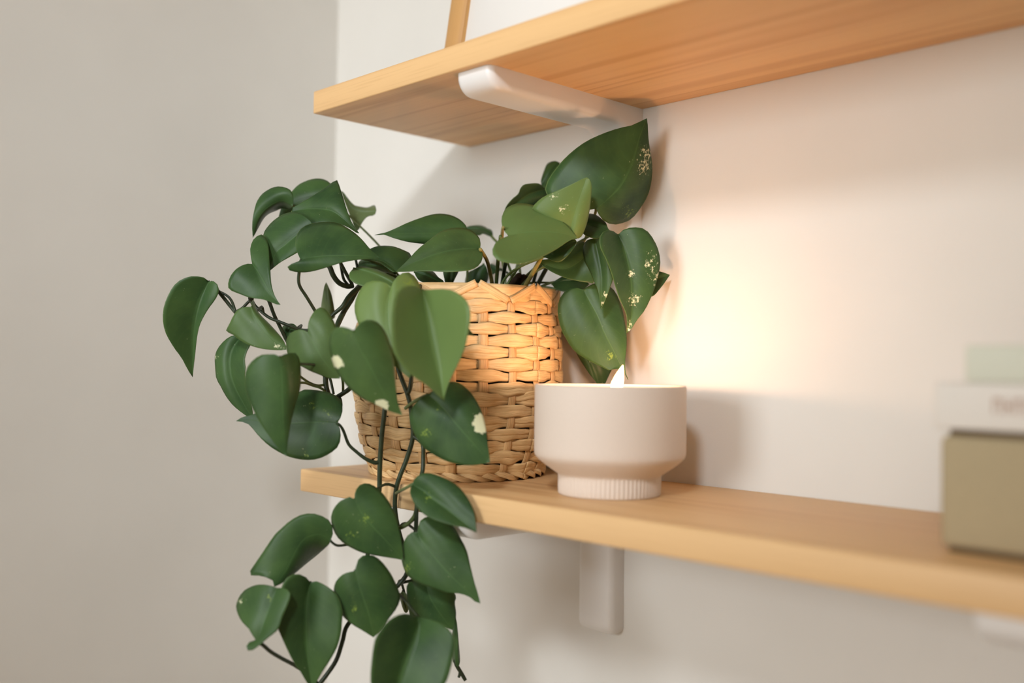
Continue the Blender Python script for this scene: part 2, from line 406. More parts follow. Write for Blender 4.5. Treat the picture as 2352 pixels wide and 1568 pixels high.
# ------------------------------------------------------------------ candle
CC = Vector((0.3092, -0.1103, 0.0))
cd = thing('candle', 'lit candle in a pale footed ceramic vessel beside the basket', 'candle', CC)
prof = [(0.0, 0.0012), (0.0385, 0.0012), (0.0398, 0.0000), (0.0404, 0.0012), (0.0406, 0.0060), (0.0406, 0.0115), (0.0406, 0.0150), (0.0412, 0.0162),
        (0.0440, 0.0180), (0.0500, 0.0222), (0.0560, 0.0268), (0.0592, 0.0300), (0.0601, 0.0322), (0.0603, 0.0360), (0.0603, 0.0600), (0.0603, 0.0850),
        (0.0600, 0.0864), (0.0592, 0.0870), (0.0582, 0.0866), (0.0578, 0.0856), (0.0577, 0.0700), (0.0560, 0.0420), (0.0, 0.0400)]
NLA = 288
def rib(r, z, k_):
    if 0.0011 < z < 0.0158 and r > 0.0395: return r+0.00042*math.cos(2*math.pi*k_/NLA*72)
    return r
v, f = lathe('vessel', prof, NLA, rib)
put('vessel', mesh('vessel', [Vector(p)+CC for p in v], f), M['ceramic'], cd)
v, f = lathe('wax', [(0.0, 0.0415), (0.0558, 0.0425), (0.0574, 0.0700), (0.0574, 0.0742), (0.0560, 0.0738), (0.03, 0.0728), (0.0, 0.0726)], 96)
wax_o = put('wax', mesh('wax', [Vector(p)+CC for p in v], f), M['wax'], cd)
WK = CC + Vector((0.0028, 0.0030, 0))
put('wick', tube('wick', [WK+Vector((0, 0, 0.070)), WK+Vector((0, 0, 0.076)), WK+Vector((0.0004, 0.0004, 0.0800)), WK+Vector((0.0012, 0.001, 0.0825))], [0.0009]*4), M['wick']).parent = wax_o
fp = [(0.0003, 0.0), (0.0022, 0.0010), (0.0038, 0.0030), (0.0047, 0.0056), (0.0049, 0.0082), (0.0045, 0.0115), (0.0037, 0.0150), (0.0027, 0.0182), (0.0017, 0.0210), (0.0008, 0.0232), (0.0001, 0.0246)]
v, f = lathe('flame', fp, 24)
fl = [WK+Vector((x+rt.x*0.0058*(z/0.0246)**1.5, y+rt.y*0.0058*(z/0.0246)**1.5, z+0.0782)) for x, y, z in v]
put('flame', mesh('flame', fl, f), M['flame'], cd)['label'] = 'small bright white candle flame leaning to the right'
pld = bpy.data.lights.new('flame_light', 'POINT'); pld.energy = FLAME_WATTS; pld.color = (1.0, 0.58, 0.34); pld.shadow_soft_size = 0.004
plo = bpy.data.objects.new('flame_light', pld); COL.objects.link(plo); plo.parent = cd; plo.location = WK-CC+Vector((0.001, 0.001, 0.091))

# ------------------------------------------------------------------ stack of books and box at the right
bxo = thing('storage_box', 'blurred olive tan box standing at the right end of the shelf', 'box', (0.70, -0.10, 0))
def part(name, a, b, m, par, bev=0.002): return put(name, box_mesh(name, a, b, bev, 3), m, par)
part('body', (0.5925, -0.158, 0.0030), (0.80, -0.030, 0.0655), M['olive'], bxo, 0.004)
part('base', (0.5965, -0.154, 0.0), (0.796, -0.034, 0.0032), M['brown'], bxo, 0.0008)
part('lid', (0.5965, -0.154, 0.0652), (0.796, -0.034, 0.0688), M['brown'], bxo, 0.0008)
def book(name, label, x0, x1, y0, y1, z0, z1, m):
    b = thing(name, label, 'book', ((x0+x1)/2, (y0+y1)/2, z0), 'books stacked on the box')
    t = 0.0024
    part('cover_board', (x0, y0+0.002, z0), (x1, y1, z0+t), m, b, 0.0006); part('cover_board', (x0, y0+0.002, z1-t), (x1, y1, z1), m, b, 0.0006)
    sp_ = part('spine', (x0, y0, z0), (x1, y0+0.003, z1), m, b, 0.0014)
    part('pages', (x0+0.003, y0+0.003, z0+t), (x1-0.003, y1-0.003, z1-t), M['paper'], b, 0.0002)
    return sp_
wb = book('book', 'white book with faint brown spine lettering, lying on the olive box', 0.5895, 0.79, -0.158, -0.02, 0.0690, 0.0952, M['book_white'])
book('book', 'pale green book lying on top of the white book', 0.6065, 0.77, -0.158, -0.03, 0.0954, 0.1160, M['book_green'])
# illegible small lettering on the white spine, as the blur shows it
tx = 0.6215
for i, wd_ in enumerate((0.0060, 0.0050, 0.0055, 0.0050, 0.0060, 0.0050)):
    bm = bmesh.new()
    for (ax, az, bx_, bz) in ((0, 0, 0.22, 1), (0.78, 0, 1, 1), (0.22, 0.42 if i % 2 else 0.8, 0.78, 0.6 if i % 2 else 1.0)):
        r_ = bmesh.ops.create_cube(bm, size=1)
        for v_ in r_['verts']:
            v_.co = Vector((tx+wd_*0.82*(ax+(v_.co.x+0.5)*(bx_-ax)), -0.1580+v_.co.y*0.0003, 0.0785+0.0085*(az+(v_.co.z+0.5)*(bz-az))))
    me = bpy.data.meshes.new('spine_lettering'); bm.to_mesh(me); bm.free(); lt = put('spine_lettering', me, M['ink']); lt.parent = wb; tx += wd_*1.05

# ------------------------------------------------------------------ pothos
pl = thing('pothos_plant', 'trailing green pothos spilling from the woven basket', 'plant', BC+Vector((0, 0, 0.012)))
v, f = lathe('nursery_pot', [(0.0, 0.006), (0.070, 0.006), (0.0835, 0.152), (0.0850, 0.152), (0.0850, 0.155), (0.0815, 0.155), (0.069, 0.012), (0.0, 0.012)], 64)
put('nursery_pot', mesh('nursery_pot', [Vector(p)+BC for p in v], f), M['pot'], pl)
v, f = lathe('soil', [(0.0, 0.150), (0.03, 0.1505), (0.06, 0.149), (0.0808, 0.147), (0.079, 0.12), (0.0, 0.12)], 64)
put('soil', mesh('soil', [Vector(p)+BC for p in v], f), M['soil'], pl)

CROP = {'A1': (560, 390, 6.272), 'A2': (840, 470, 6.272), 'A3': (1120, 250, 5.2275), 'A4': (1100, 400, 6.03), 'A5': (480, 660, 6.272),
        'A6': (640, 560, 6.272), 'A7': (520, 820, 6.272), 'A8': (740, 600, 4.355), 'B1': (740, 860, 4.1275), 'B2': (540, 1160, 7.838),
        'B3': (520, 1300, 5.85), 'B4': (740, 1090, 5.058), 'B5': (820, 1320, 6.323), 'B6': (1220, 480, 5.2265), 'B7': (1260, 640, 6.029),
        'C1': (360, 380, 4.3556), 'C2': (360, 620, 3.409), 'C6': (520, 1040, 2.97), 'P': (0, 0, 1.0)}
def cpx(t, pts):
    ox, oy, s = CROP[t]; return [(ox+x/s, oy+y/s) for x, y in pts]
rl = random.Random(11)
LEAVES = []
def leaf(t, mid, L, R, d0, dT=0.0, dL=0.01, dR=0.01, patch=(), bow=0.006, to=None, under=False, lit_tint=0.0):
    """one pothos leaf: midrib and two half outlines (base to tip); d0 is the base's distance, dT/dL/dR how far tip and halves lie behind it"""
    mid, L, R = cpx(t, mid), cpx(t, L), cpx(t, R)
    NT_, NS_ = 22, 8
    m = crom(mid, NT_+1)
    Ls = crom([mid[0]]+L+[mid[-1]], NT_+1); Rs = crom([mid[0]]+R+[mid[-1]], NT_+1)
    wl = max(math.dist(a, b) for a, b in zip(m, Ls)); wr = max(math.dist(a, b) for a, b in zip(m, Rs))
    ph1, ph2 = rl.uniform(0, 6.28), rl.uniform(0, 6.28); wav = 0.0012
    patch = [(cpx(t, [(px, py)])[0], pr/CROP[t][2], g) for px, py, pr, g in patch]
    v = []; uv = []; col = []; f = []; W = 2*NS_+1
    for i in range(NT_+1):
        tau = i/NT_
        for j in range(-NS_, NS_+1):
            s = abs(j)/NS_; o = (Ls if j < 0 else Rs)[i]; wm = wl if j < 0 else wr; dd = dL if j < 0 else dR
            x = m[i][0]+(o[0]-m[i][0])*s; y = m[i][1]+(o[1]-m[i][1])*s
            wloc = math.dist(m[i], o)/max(wm, 1e-6)*s
            d = d0+dT*tau+dd*(0.55*wloc+0.45*wloc*wloc)-bow*math.sin(math.pi*tau)*0.5-0.0025*math.sin(math.pi*min(1, wloc))
            d += wav*wloc*math.sin(tau*9+ph1+(j < 0)*ph2)
            v.append(at(x, y, d)); uv.append((tau, j/NS_))
            a = 0; g_ = 1
            for (pc, pr, g) in patch:
                q = max(0, 1-math.dist((x, y), pc)/pr)
                if q > a: a = q; g_ = g
            col.append((min(1, a*1.3), min(g_, 1), 1 if g_ > 1 else 0, lit_tint))  # alpha carries the painted lamp brightness of the leaf
    for i in range(NT_):
        for j in range(W-1):
            a = i*W+j; f.append((a, a+1, a+W+1, a+W))
    # the upper face looks towards the room
    c = Vector((0, 0, 0)); 
    for a, b, c_, d_ in f: c += (v[b]-v[a]).cross(v[d_]-v[a])
    if (c.dot(fw) > 0) != under: f = [q[::-1] for q in f]
    me = mesh('leaf', v, f, uv)
    ca = me.color_attributes.new('patch', 'FLOAT_COLOR', 'POINT')
    for i, q in enumerate(col): ca.data[i].color = q
    o = put('leaf', me, M['leaf'], pl); me.materials.append(M['leaf_under'])
    sm = o.modifiers.new('blade', 'SOLIDIFY'); sm.thickness = 0.0004; sm.offset = -1.0; sm.material_offset = 1
    base = at(*mid[0], d0); inward = (at(*m[1], d0+dT/NT_)-base)
    LEAVES.append((base, inward, to)); return o
# --- upper left cluster
leaf('C2', [(408,88),(340,240),(300,420),(285,620),(280,838)],
     [(380,62),(265,50),(150,105),(75,230),(48,350),(65,480),(130,600),(195,690),(240,775)],
     [(435,82),(475,115),(485,170),(455,235),(400,310),(340,420),(315,520),(300,650),(287,760)], .885, .022, -.018, -.006, to=0)
leaf('C1', [(955,985),(1010,1060),(1080,1180),(1150,1300),(1238,1392)],
     [(890,985),(800,1030),(735,1110),(712,1200),(735,1245),(830,1285),(930,1320),(1050,1335),(1130,1360),(1190,1385)],
     [(940,910),(935,830),(960,750),(1010,700),(1045,688),(1085,710),(1115,780),(1125,880),(1138,1050),(1145,1170),(1165,1260),(1195,1330)], .872, -.012, -.004, .020, to=0)
leaf('C1', [(1560,585),(1480,640),(1400,700),(1280,800),(1190,880),(1120,1060)],
     [(1530,545),(1460,490),(1370,463),(1270,485),(1180,540),(1110,610),(1065,690),(1070,800),(1090,950)],
     [(1560,660),(1530,760),(1470,830),(1400,875),(1320,920),(1240,965),(1180,1010)], .885, 0, .014, -.006, to='pot')
leaf('A1', [(690,600),(950,560),(1250,590),(1450,720),(1560,825),(1665,912)],
     [(680,560),(760,510),(950,400),(1150,270),(1260,190),(1335,140),(1375,220),(1430,400),(1480,560),(1540,720),(1600,830)],
     [(680,650),(800,760),(950,780),(1150,760),(1300,760),(1420,790),(1530,840),(1610,895)], .905, -.008, .022, -.008, to='pot')
leaf('A1', [(1330,420),(1000,420),(750,480),(500,690)],
     [(1290,250),(1200,155),(1080,122),(950,140),(800,205),(690,310),(590,450),(530,570)],
     [(1300,600),(1100,700),(900,720),(700,710),(580,700)], .955, -.005, .012, .0, to='pot')
leaf('A1', [(705,525),(600,450),(500,450),(350,530),(250,630),(180,770),(130,978)],
     [(715,420),(690,310),(620,260),(510,237),(400,260),(270,340),(190,450),(155,560),(128,700),(120,830)],
     [(660,560),(545,557),(480,585),(370,630),(290,700),(220,820),(165,920)], .925, .0, .004, .022, to='pot')
leaf('A1', [(1400,300),(1520,510),(1640,590),(1800,610),(1908,590)],
     [(1440,330),(1520,440),(1590,510),(1660,530),(1780,545),(1885,512)],
     [(1440,430),(1490,560),(1560,740),(1600,850),(1645,878),(1700,770),(1780,675),(1880,655)], .985, -.01, .012, -.012, under=True)
leaf('A1', [(825,1312),(900,1272),(1100,1247),(1400,1237),(1700,1240),(1960,1262)],
     [(810,1270),(770,1200),(745,1100),(745,1000),(770,920),(830,840),(930,785),(1080,755),(1250,748),(1370,770),(1480,825),(1610,915),(1720,1020),(1820,1140),(1900,1210)],
     [(800,1328),(740,1330),(660,1370),(620,1410),(640,1440),(740,1470),(860,1478),(1000,1460),(1180,1410),(1400,1340),(1600,1300),(1780,1285),(1890,1278)], .850, .015, .030, -.004)
leaf('A2', [(-60,780),(100,790),(250,820),(450,965)],
     [(-40,700),(65,635),(150,600),(270,588),(400,600),(530,645),(655,720),(600,860)],
     [(-20,800),(100,805),(180,822),(280,890),(380,965)], .905, -.015, .020, -.006, to='pot')
leaf('A6', [(1140,330),(1350,300),(1720,430)], [(1160,250),(1250,210),(1450,240),(1600,340)], [(1200,400),(1400,450),(1600,460)], .935, -.005, .012, -.012, to='pot')
leaf('A2', [(1650,637),(1500,627),(1350,640),(1200,660),(1000,715),(800,790),(650,850),(430,962)],
     [(1655,560),(1640,480),(1570,400),(1470,345),(1300,330),(1130,360),(1010,430),(900,520),(820,580),(720,670),(620,780),(500,900)],
     [(1685,690),(1680,780),(1630,870),(1530,930),(1420,950),(1200,965),(950,955),(750,955),(580,962)], .890, -.025, .018, -.022, lit_tint=0.2)
leaf('A2', [(1480,430),(1250,410),(900,410),(600,412),(300,412),(128,436)],
     [(1460,325),(1380,230),(1260,160),(1100,127),(950,140),(800,185),(600,260),(450,330),(300,395),(210,415)],
     [(1400,560),(1150,590),(830,565),(600,535),(400,480),(270,430),(200,432)], .925, -.020, .014, .004, to='pot')
leaf('A2', [(1420,340),(1600,345),(1750,390),(1835,475)], [(1500,305),(1650,293),(1750,335),(1822,375)], [(1480,400),(1630,440),(1690,415),(1770,445)], 1.0, .0, .012, -.012)
# --- centre and right cluster
leaf('A4', [(405,852),(600,812),(850,795),(1100,812),(1250,845),(1365,895)],
     [(380,820),(330,750),(312,650),(325,560),(380,470),(480,415),(600,400),(770,430),(940,490),(1080,580),(1200,690),(1310,810)],
     [(370,875),(290,895),(210,980),(185,1060),(205,1130),(270,1190),(400,1225),(560,1240),(720,1205),(900,1130),(1100,1020),(1270,910)], .840, .020, .022, -.032, lit_tint=0.5)
leaf('A4', [(1260,800),(1310,600),(1390,350),(1492,42)],
     [(1120,720),(900,580),(740,480),(800,390),(900,310),(1100,220),(1300,130),(1420,70)],
     [(1330,870),(1390,890),(1440,830),(1490,700),(1535,500),(1557,280),(1557,130),(1530,62)], .862, -.010, .004, .008, patch=[(1020,310,110,1),(1170,480,130,1)], to='pot', lit_tint=0.6)
leaf('A3', [(1300,1200),(1400,1120),(1560,970),(1640,860),(1730,680),(1790,480),(1830,330),(1912,112)],
     [(1240,1215),(1000,1200),(800,1130),(690,1000),(720,860),(800,740),(900,620),(1040,490),(1200,380),(1400,290),(1580,230),(1740,195),(1840,145)],
     [(1330,1260),(1380,1330),(1450,1375),(1540,1388),(1650,1360),(1740,1310),(1850,1170),(1930,1020),(1970,850),(1978,680),(1960,540),(1935,380),(1925,230),(1920,150)], 0.878, .008, .006, .036, patch=[(1930,540,190,1),(1860,690,170,1),(1700,1250,150,0)])
leaf('A3', [(860,650),(760,780),(650,940)], [(830,628),(770,630),(710,665),(670,760),(640,860)], [(880,760),(800,900),(720,980)], .985, .0, .010, -.010, to='pot')
leaf('A3', [(690,960),(450,1050),(200,1260)], [(620,900),(520,897),(430,915),(385,975),(370,1020),(290,1090),(220,1180)], [(720,1100),(560,1200),(350,1250)], .955, .0, -.012, .012, to='pot')
leaf('B6', [(930,255),(800,210),(600,150)], [(900,170),(850,120),(780,70),(700,52),(640,70)], [(900,320),(780,350),(660,320),(600,250)], .898, .0, .012, -.012, to='pot')
leaf('A4', [(880,1140),(1100,1050),(1355,930)], [(950,1000),(1150,900),(1300,880)], [(950,1165),(1050,1212),(1130,1212),(1220,1140),(1310,1030)], .868, .0, .010, -.004, to='pot')
leaf('B6', [(1045,305),(1110,450),(1160,650),(1190,800),(1205,1000),(1210,1200),(1190,1350),(1148,1490)],
     [(1020,290),(960,250),(890,260),(830,320),(830,450),(900,600),(960,750),(1010,920),(1060,1070),(1120,1200),(1150,1290),(1153,1400)],
     [(1080,265),(1150,230),(1240,218),(1340,230),(1420,290),(1500,420),(1540,540),(1550,660),(1525,800),(1480,960),(1440,1060),(1360,1220),(1270,1330),(1210,1430)], .878, -.012, -.020, .004,
     patch=[(1500,820,150,1),(1240,1090,150,1),(1430,630,160,1),(1200,1440,160,1),(1200,780,110,1)], to='pot')
leaf('B6', [(760,350),(820,600),(850,850),(833,1197)],
     [(660,380),(620,480),(640,620),(700,730),(750,860),(800,970),(822,1090)],
     [(860,350),(890,500),(930,680),(985,810),(970,880),(920,1010),(870,1130)], .892, -.012, .012, -.006, patch=[(890,1030,70,1),(860,1130,60,1)], to='pot')
leaf('B6', [(720,480),(550,650),(350,720),(60,620)],
     [(600,380),(500,470),(350,600),(200,600)],
     [(780,700),(750,882),(680,880),(550,860),(400,820),(260,760),(150,690)], .900, .0, .012, -.004, to='pot')
leaf('B7', [(480,150),(560,300),(680,520),(760,720),(850,900),(920,1040),(985,1180),(1050,1300),(1105,1397)],
     [(350,120),(200,200),(130,350),(130,500),(170,680),(230,810),(300,930),(390,1030),(520,1110),(650,1180),(760,1230),(865,1275),(965,1220),(1045,1292)],
     [(640,60),(800,80),(900,150),(960,250),(1020,420),(1060,620),(1080,780),(1080,950),(1060,1130),(1068,1290)], .905, -.020, .006, .012, patch=[(850,1070,120,0)], to='pot')
leaf('B7', [(450,950),(600,1200),(730,1580)], [(380,1000),(440,1130),(560,1310),(655,1430)], [(700,1050),(880,1200),(840,1330),(785,1450)], .930, .0, .006, .006, to='pot')
leaf('B6', [(1350,800),(1500,830),(1665,790)], [(1400,720),(1545,748),(1610,768)], [(1400,1000),(1460,1045),(1560,940),(1625,850)], .895, .0, .004, -.010, to='pot')
leaf('B6', [(250,900),(450,850),(700,900)], [(300,850),(450,780),(600,820)], [(300,960),(450,1000),(600,980)], .930, .0, .008, -.010, to='pot')
leaf('A2', [(1700,850),(1600,1000),(1560,1250)], [(1560,930),(1470,980),(1430,1100),(1450,1220)], [(1740,900),(1770,1050),(1700,1200)], .975, .0, .008, .008, to='pot')
leaf('A2', [(1770,870),(1850,930),(1960,940)], [(1820,850),(1900,890)], [(1800,980),(1830,1002),(1900,965)], .985, .0, .004, -.004, to='pot')
leaf('A2', [(1225,930),(1220,1060),(1185,1210)], [(1120,950),(1130,1060),(1150,1150)], [(1335,950),(1290,1060),(1235,1170)], .935, .0, .004, .006, to='pot')
leaf('A2', [(700,970),(900,1030),(1140,1155)], [(800,940),(960,955),(1050,1045),(1115,1090)], [(760,1080),(900,1140),(1050,1165)], .905, .0, .010, -.008, to='pot')
leaf('A6', [(1080,350),(1350,420),(1600,540),(1730,640)], [(1200,325),(1400,360),(1560,430),(1680,490),(1740,560)], [(1020,420),(1020,490),(1090,560),(1250,620),(1450,660),(1620,690)], .872, -.010, .012, -.010, to='pot', lit_tint=0.3)
# --- front, over the basket
leaf('A8', [(690,255),(655,500),(700,800),(875,1168)],
     [(640,215),(540,190),(440,215),(375,290),(338,370),(322,460),(340,570),(400,690),(500,830),(680,1010)],
     [(710,205),(765,140),(845,106),(920,145),(975,240),(990,400),(975,700),(935,950)], .818, -.022, .010, .022, patch=[(870,200,130,0)], to=3, lit_tint=0.8)
leaf('A8', [(1000,282),(1060,500),(1110,750),(1150,950),(1190,1180),(1215,1395)],
     [(960,255),(880,240),(790,262),(730,330),(700,480),(690,680),(710,880),(780,1010),(900,1140),(1040,1230),(1130,1310)],
     [(1060,285),(1150,278),(1280,285),(1400,350),(1460,430),(1480,540),(1460,700),(1420,880),(1350,1040),(1280,1180),(1235,1300)], .790, -.022, -.030, -.026, to=3, lit_tint=0.65)
leaf('A8', [(1250,560),(1400,660),(1529,746)], [(1300,480),(1420,590),(1480,690)], [(1250,650),(1400,738),(1480,738)], .800, .0, .006, .006, to=3)
leaf('A8', [(315,692),(360,850),(450,1000),(550,1190),(650,1370),(803,1538)],
     [(285,680),(210,652),(130,665),(80,720),(63,820),(85,950),(130,1080),(200,1190),(300,1300),(400,1370),(550,1440),(680,1500)],
     [(340,655),(400,600),(480,583),(570,620),(640,720),(690,860),(720,1000),(735,1200),(755,1400)], .762, .018, .016, .010, patch=[(150,1010,90,2),(240,720,90,0),(590,1450,100,2)], to=2, lit_tint=0.15)
leaf('A5', [(1425,640),(1500,800),(1620,1000),(1760,1180),(1880,1312)],
     [(1330,605),(1240,620),(1150,680),(1110,800),(1130,950),(1180,1080),(1320,1130),(1450,1200),(1600,1260),(1700,1300),(1800,1312)],
     [(1430,520),(1470,410),(1550,310),(1640,285),(1730,370),(1790,470),(1840,600),(1850,800),(1870,1000),(1890,1200)], .822, .0, .014, .010, to=1, lit_tint=0.3)
leaf('A6', [(720,1090),(700,800),(688,556)], [(620,1060),(618,900),(640,740),(662,610)], [(806,1060),(795,920),(760,740),(720,620)], .94, .0, .012, .006, under=True, to=1)
leaf('B1', [(1000,190),(1100,270),(1200,380),(1300,500),(1430,650),(1592,832)],
     [(940,220),(860,300),(830,400),(850,500),(890,590),(960,690),(1060,760),(1180,820),(1320,855),(1450,858)],
     [(1100,120),(1200,70),(1300,80),(1400,160),(1480,280),(1530,400),(1555,520),(1570,650),(1583,750)], .802, -.010, .006, .014, patch=[(1520,460,130,2),(980,560,110,0),(1100,330,70,0)])
leaf('A7', [(770,-10),(800,300),(810,650),(820,950),(840,1200),(862,1428)],
     [(740,-40),(650,-43),(500,-33),(390,37),(310,127),(270,237),(265,350),(285,500),(340,660),(420,830),(520,1000),(640,1170),(770,1340)],
     [(800,-30),(900,-60),(1000,-60),(1060,50),(1075,250),(1065,450),(1010,640),(960,820),(920,1000),(890,1200),(872,1350)], .785, .008, .006, .022, to=1)
leaf('A5', [(470,702),(330,900),(300,1150),(380,1450),(640,1910)],
     [(400,685),(340,690),(250,740),(160,830),(100,930),(82,1020),(90,1180),(105,1310),(170,1430),(240,1560),(351,1703),(521,1838)],
     [(600,790),(545,920),(512,1040),(525,1150),(515,1280),(560,1500),(620,1750)], .880, .0, .006, -.014, patch=[(100,1000,70,1)], to=0)
leaf('A7', [(1600,945),(1350,930),(1000,950),(600,940),(350,900),(138,920)],
     [(1640,880),(1675,760),(1660,640),(1560,540),(1400,490),(1200,465),(1080,480),(900,600),(600,750),(350,830),(230,862)],
     [(1640,1050),(1640,1200),(1590,1310),(1450,1410),(1300,1470),(1130,1480),(950,1450),(800,1390),(620,1280),(480,1150),(380,1030),(310,960),(230,932)], .832, .015, .016, -.004, patch=[(1450,850,150,0),(1250,700,120,0),(1160,1400,110,0)])
leaf('A5', [(610,275),(640,400),(760,560),(900,740),(1115,895)],
     [(520,280),(430,310),(360,390),(300,510),(245,620),(255,650),(320,662),(430,750),(580,830),(750,880),(900,900),(1040,905)],
     [(620,210),(638,163),(660,230),(690,320),(760,410),(870,520),(980,640),(1060,740),(1110,840)], .855, -.005, .004, .016, patch=[(1010,860,110,1),(620,230,60,0)], to=0, lit_tint=0.25)
leaf('A5', [(1305,612),(1180,600),(1080,745)], [(1230,530),(1150,522),(1055,570)], [(1230,690),(1160,765)], .9, .0, .006, .004, to=0)
# --- hanging below the shelf
leaf('B2', [(1720,640),(1620,565),(1500,520),(1350,550),(1200,650),(1050,900),(900,1200),(705,1470)],
     [(1760,560),(1740,330),(1600,210),(1450,155),(1330,145),(1200,165),(1000,270),(850,400),(720,520),(600,690),(480,870),(330,1090),(235,1247),(300,1262),(400,1264),(440,1252),(560,1300),(690,1358)],
     [(1700,690),(1600,790),(1450,920),(1300,1040),(1110,1200),(1000,1290),(850,1400)], .812, -.010, .004, .022)
leaf('B3', [(430,1040),(480,850),(560,600),(680,290)],
     [(345,920),(300,840),(220,760),(160,660),(130,560),(140,480),(190,380),(260,310),(380,255),(500,245),(620,268)],
     [(360,1000),(280,1040),(270,1110),(320,1140),(430,1070),(560,960),(690,850),(750,680),(830,500),(860,380),(800,300)], .780, .010, .020, -.010, patch=[(570,410,90,0),(165,470,90,1)])
leaf('B3', [(1130,215),(1080,500),(1070,800),(1080,1100),(1110,1350),(1150,1640)],
     [(1060,140),(950,103),(850,130),(780,200),(730,320),(700,500),(690,800),(720,900),(800,1080),(900,1280),(1000,1420),(1080,1560)],
     [(1160,203),(1230,205),(1330,260),(1420,320),(1510,430),(1560,600),(1552,750),(1540,900),(1490,1080),(1400,1250),(1300,1400),(1200,1570)], .805, -.005, -.016, -.008, to=2)
leaf('C6', [(875,803),(920,950),(970,1100),(1003,1258)],
     [(850,808),(790,830),(742,885),(733,960),(760,1060),(800,1120),(860,1170),(930,1212)],
     [(885,775),(893,735),(930,700),(1000,698),(1060,740),(1120,820),(1160,900),(1188,980),(1160,1060),(1100,1140),(1050,1210)], .792, .004, .010, .012, patch=[(870,1060,60,0),(860,960,40,0)], to=2)
leaf('B4', [(375,280),(450,430),(560,570),(700,720),(820,850),(937,992)],
     [(350,255),(290,265),(190,320),(120,420),(100,520),(130,640),(180,730),(270,810),(380,870),(480,910),(600,935),(750,960),(870,978)],
     [(378,220),(400,160),(450,110),(520,98),(600,125),(680,190),(760,290),(820,390),(870,500),(900,640),(922,760),(938,900)], .800, .006, .012, .012, patch=[(500,520,120,0),(340,700,110,0)], to=2)
leaf('B4', [(1045,110),(1180,190),(1300,290),(1450,400),(1600,520),(1792,668)],
     [(1020,180),(1035,260),(1080,350),(1150,430),(1230,490),(1350,540),(1530,590),(1650,610),(1740,645)],
     [(1080,40),(1150,-10),(1250,-20),(1400,30),(1540,100),(1650,210),(1730,340),(1770,450),(1785,570)], .800, -.030, -.006, .006, patch=[(1220,260,90,0)])
leaf('B4', [(1105,668),(1180,800),(1300,950),(1450,1130),(1650,1320),(1838,1495)],
     [(1085,650),(1020,680),(960,750),(930,850),(920,980),(960,1120),(1030,1210),(1150,1270),(1300,1320),(1450,1370),(1600,1380),(1720,1425),(1790,1485)],
     [(1115,610),(1125,555),(1180,500),(1300,478),(1430,520),(1530,600),(1600,720),(1680,880),(1720,1050),(1770,1250),(1812,1390)], .806, -.015, .012, .010, patch=[(990,1080,110,0)], to=2)
leaf('B5', [(1000,60),(1050,300),(1180,520),(1388,805)],
     [(850,80),(735,120),(720,250),(740,450),(800,640),(1000,690),(1150,700),(1300,760)],
     [(1250,100),(1432,290),(1420,400),(1440,560),(1422,700)], .822, .0, .006, .010, to=2)
leaf('B5', [(870,600),(900,750),(820,1000),(730,1200),(660,1400),(600,1620),(540,1920)],
     [(700,560),(560,600),(430,690),(330,820),(270,920),(240,1050),(215,1250),(200,1450),(210,1600),(330,1800)],
     [(980,630),(1100,660),(1250,720),(1370,830),(1420,960),(1410,1100),(1360,1350),(1290,1560),(1150,1720),(850,1850)], .772, -.012, -.022, -.016, to=2)
leaf('B5', [(1425,600),(1440,900),(1448,1150),(1465,1340)], [(1390,780),(1382,1000),(1392,1250)], [(1452,700),(1480,1000),(1497,1250)], .840, .0, .012, .004)
leaf('B5', [(660,240),(690,400),(722,545)], [(625,290),(650,420),(690,530)], [(715,280),(744,400),(740,520)], .850, .0, .004, .004, under=True, to=2)

# ------------------------------------------------------------------ vines and petioles
VINES = []
def stem(name, t, pts, d, r, mat, n=None, vine=False):
    """pts in crop units, d one distance or one for each point, r the radius in photo pixels"""
    p = cpx(t, pts); dd = d if isinstance(d, (list, tuple)) else [d]*len(p)
    if not isinstance(r, (list, tuple)): r = [r]*len(p)
    q = crom([(x, y, z*1000, rr) for (x, y), z, rr in zip(p, dd, r)], n or (6*len(p)))
    P3 = [at(x, y, z/1000) for x, y, z, rr in q]; RR = [rr*z/1000/FPX for x, y, z, rr in q]
    o = put(name, tube(name, P3, RR), M[mat], pl)
    if vine: VINES.append(P3)
    return o
# trailing vines
stem('vine', 'P', [(900,668),(862,654),(828,660),(815,668),(799,684),(786,704),(765,722),(741,745),(715,757),(690,757),(663,747),(640,738),(615,727),(588,704),(576,690),(556,708),(541,716)], [.93,.92,.915,.91,.905,.90,.90,.895,.89,.888,.886,.886,.886,.888,.89,.892,.893], [6,6,6,6,5.5,5,4.5,4,4,3.6,3.6,3.6,3.6,3.6,3.6,3.6,3.6], 'stem_dark', vine=True)
stem('vine', 'P', [(870,645),(840,652),(823,660),(806,690),(792,712),(780,735),(772,756),(762,800),(750,850),(748,880),(755,905),(766,915),(780,908),(800,895),(830,870),(868,900)], [.94,.93,.918,.914,.91,.90,.89,.88,.875,.875,.87,.866,.862,.858,.85,.845], [6,6.5,6.5,6,6,6.5,6,6,6,6,5.5,5.5,5.5,5.5,5.5,5], 'stem_dark', vine=True)
stem('vine', 'P', [(960,668),(935,655),(900,672),(905,760),(913,835),(919,860),(931,891),(941,923),(946,962),(948,1005),(934,1054),(919,1092),(910,1122),(907,1163),(914,1211),(930,1270),(936,1310),(918,1340),(880,1372),(830,1402),(797,1437),(787,1471),(773,1514),(751,1548),(722,1585)], [.90,.875,.845,.838,.836,.836,.836,.836,.838,.84,.844,.846,.848,.85,.85,.85,.846,.842,.836,.83,.826,.824,.822,.82,.82], 5.4, 'stem_dark', vine=True)
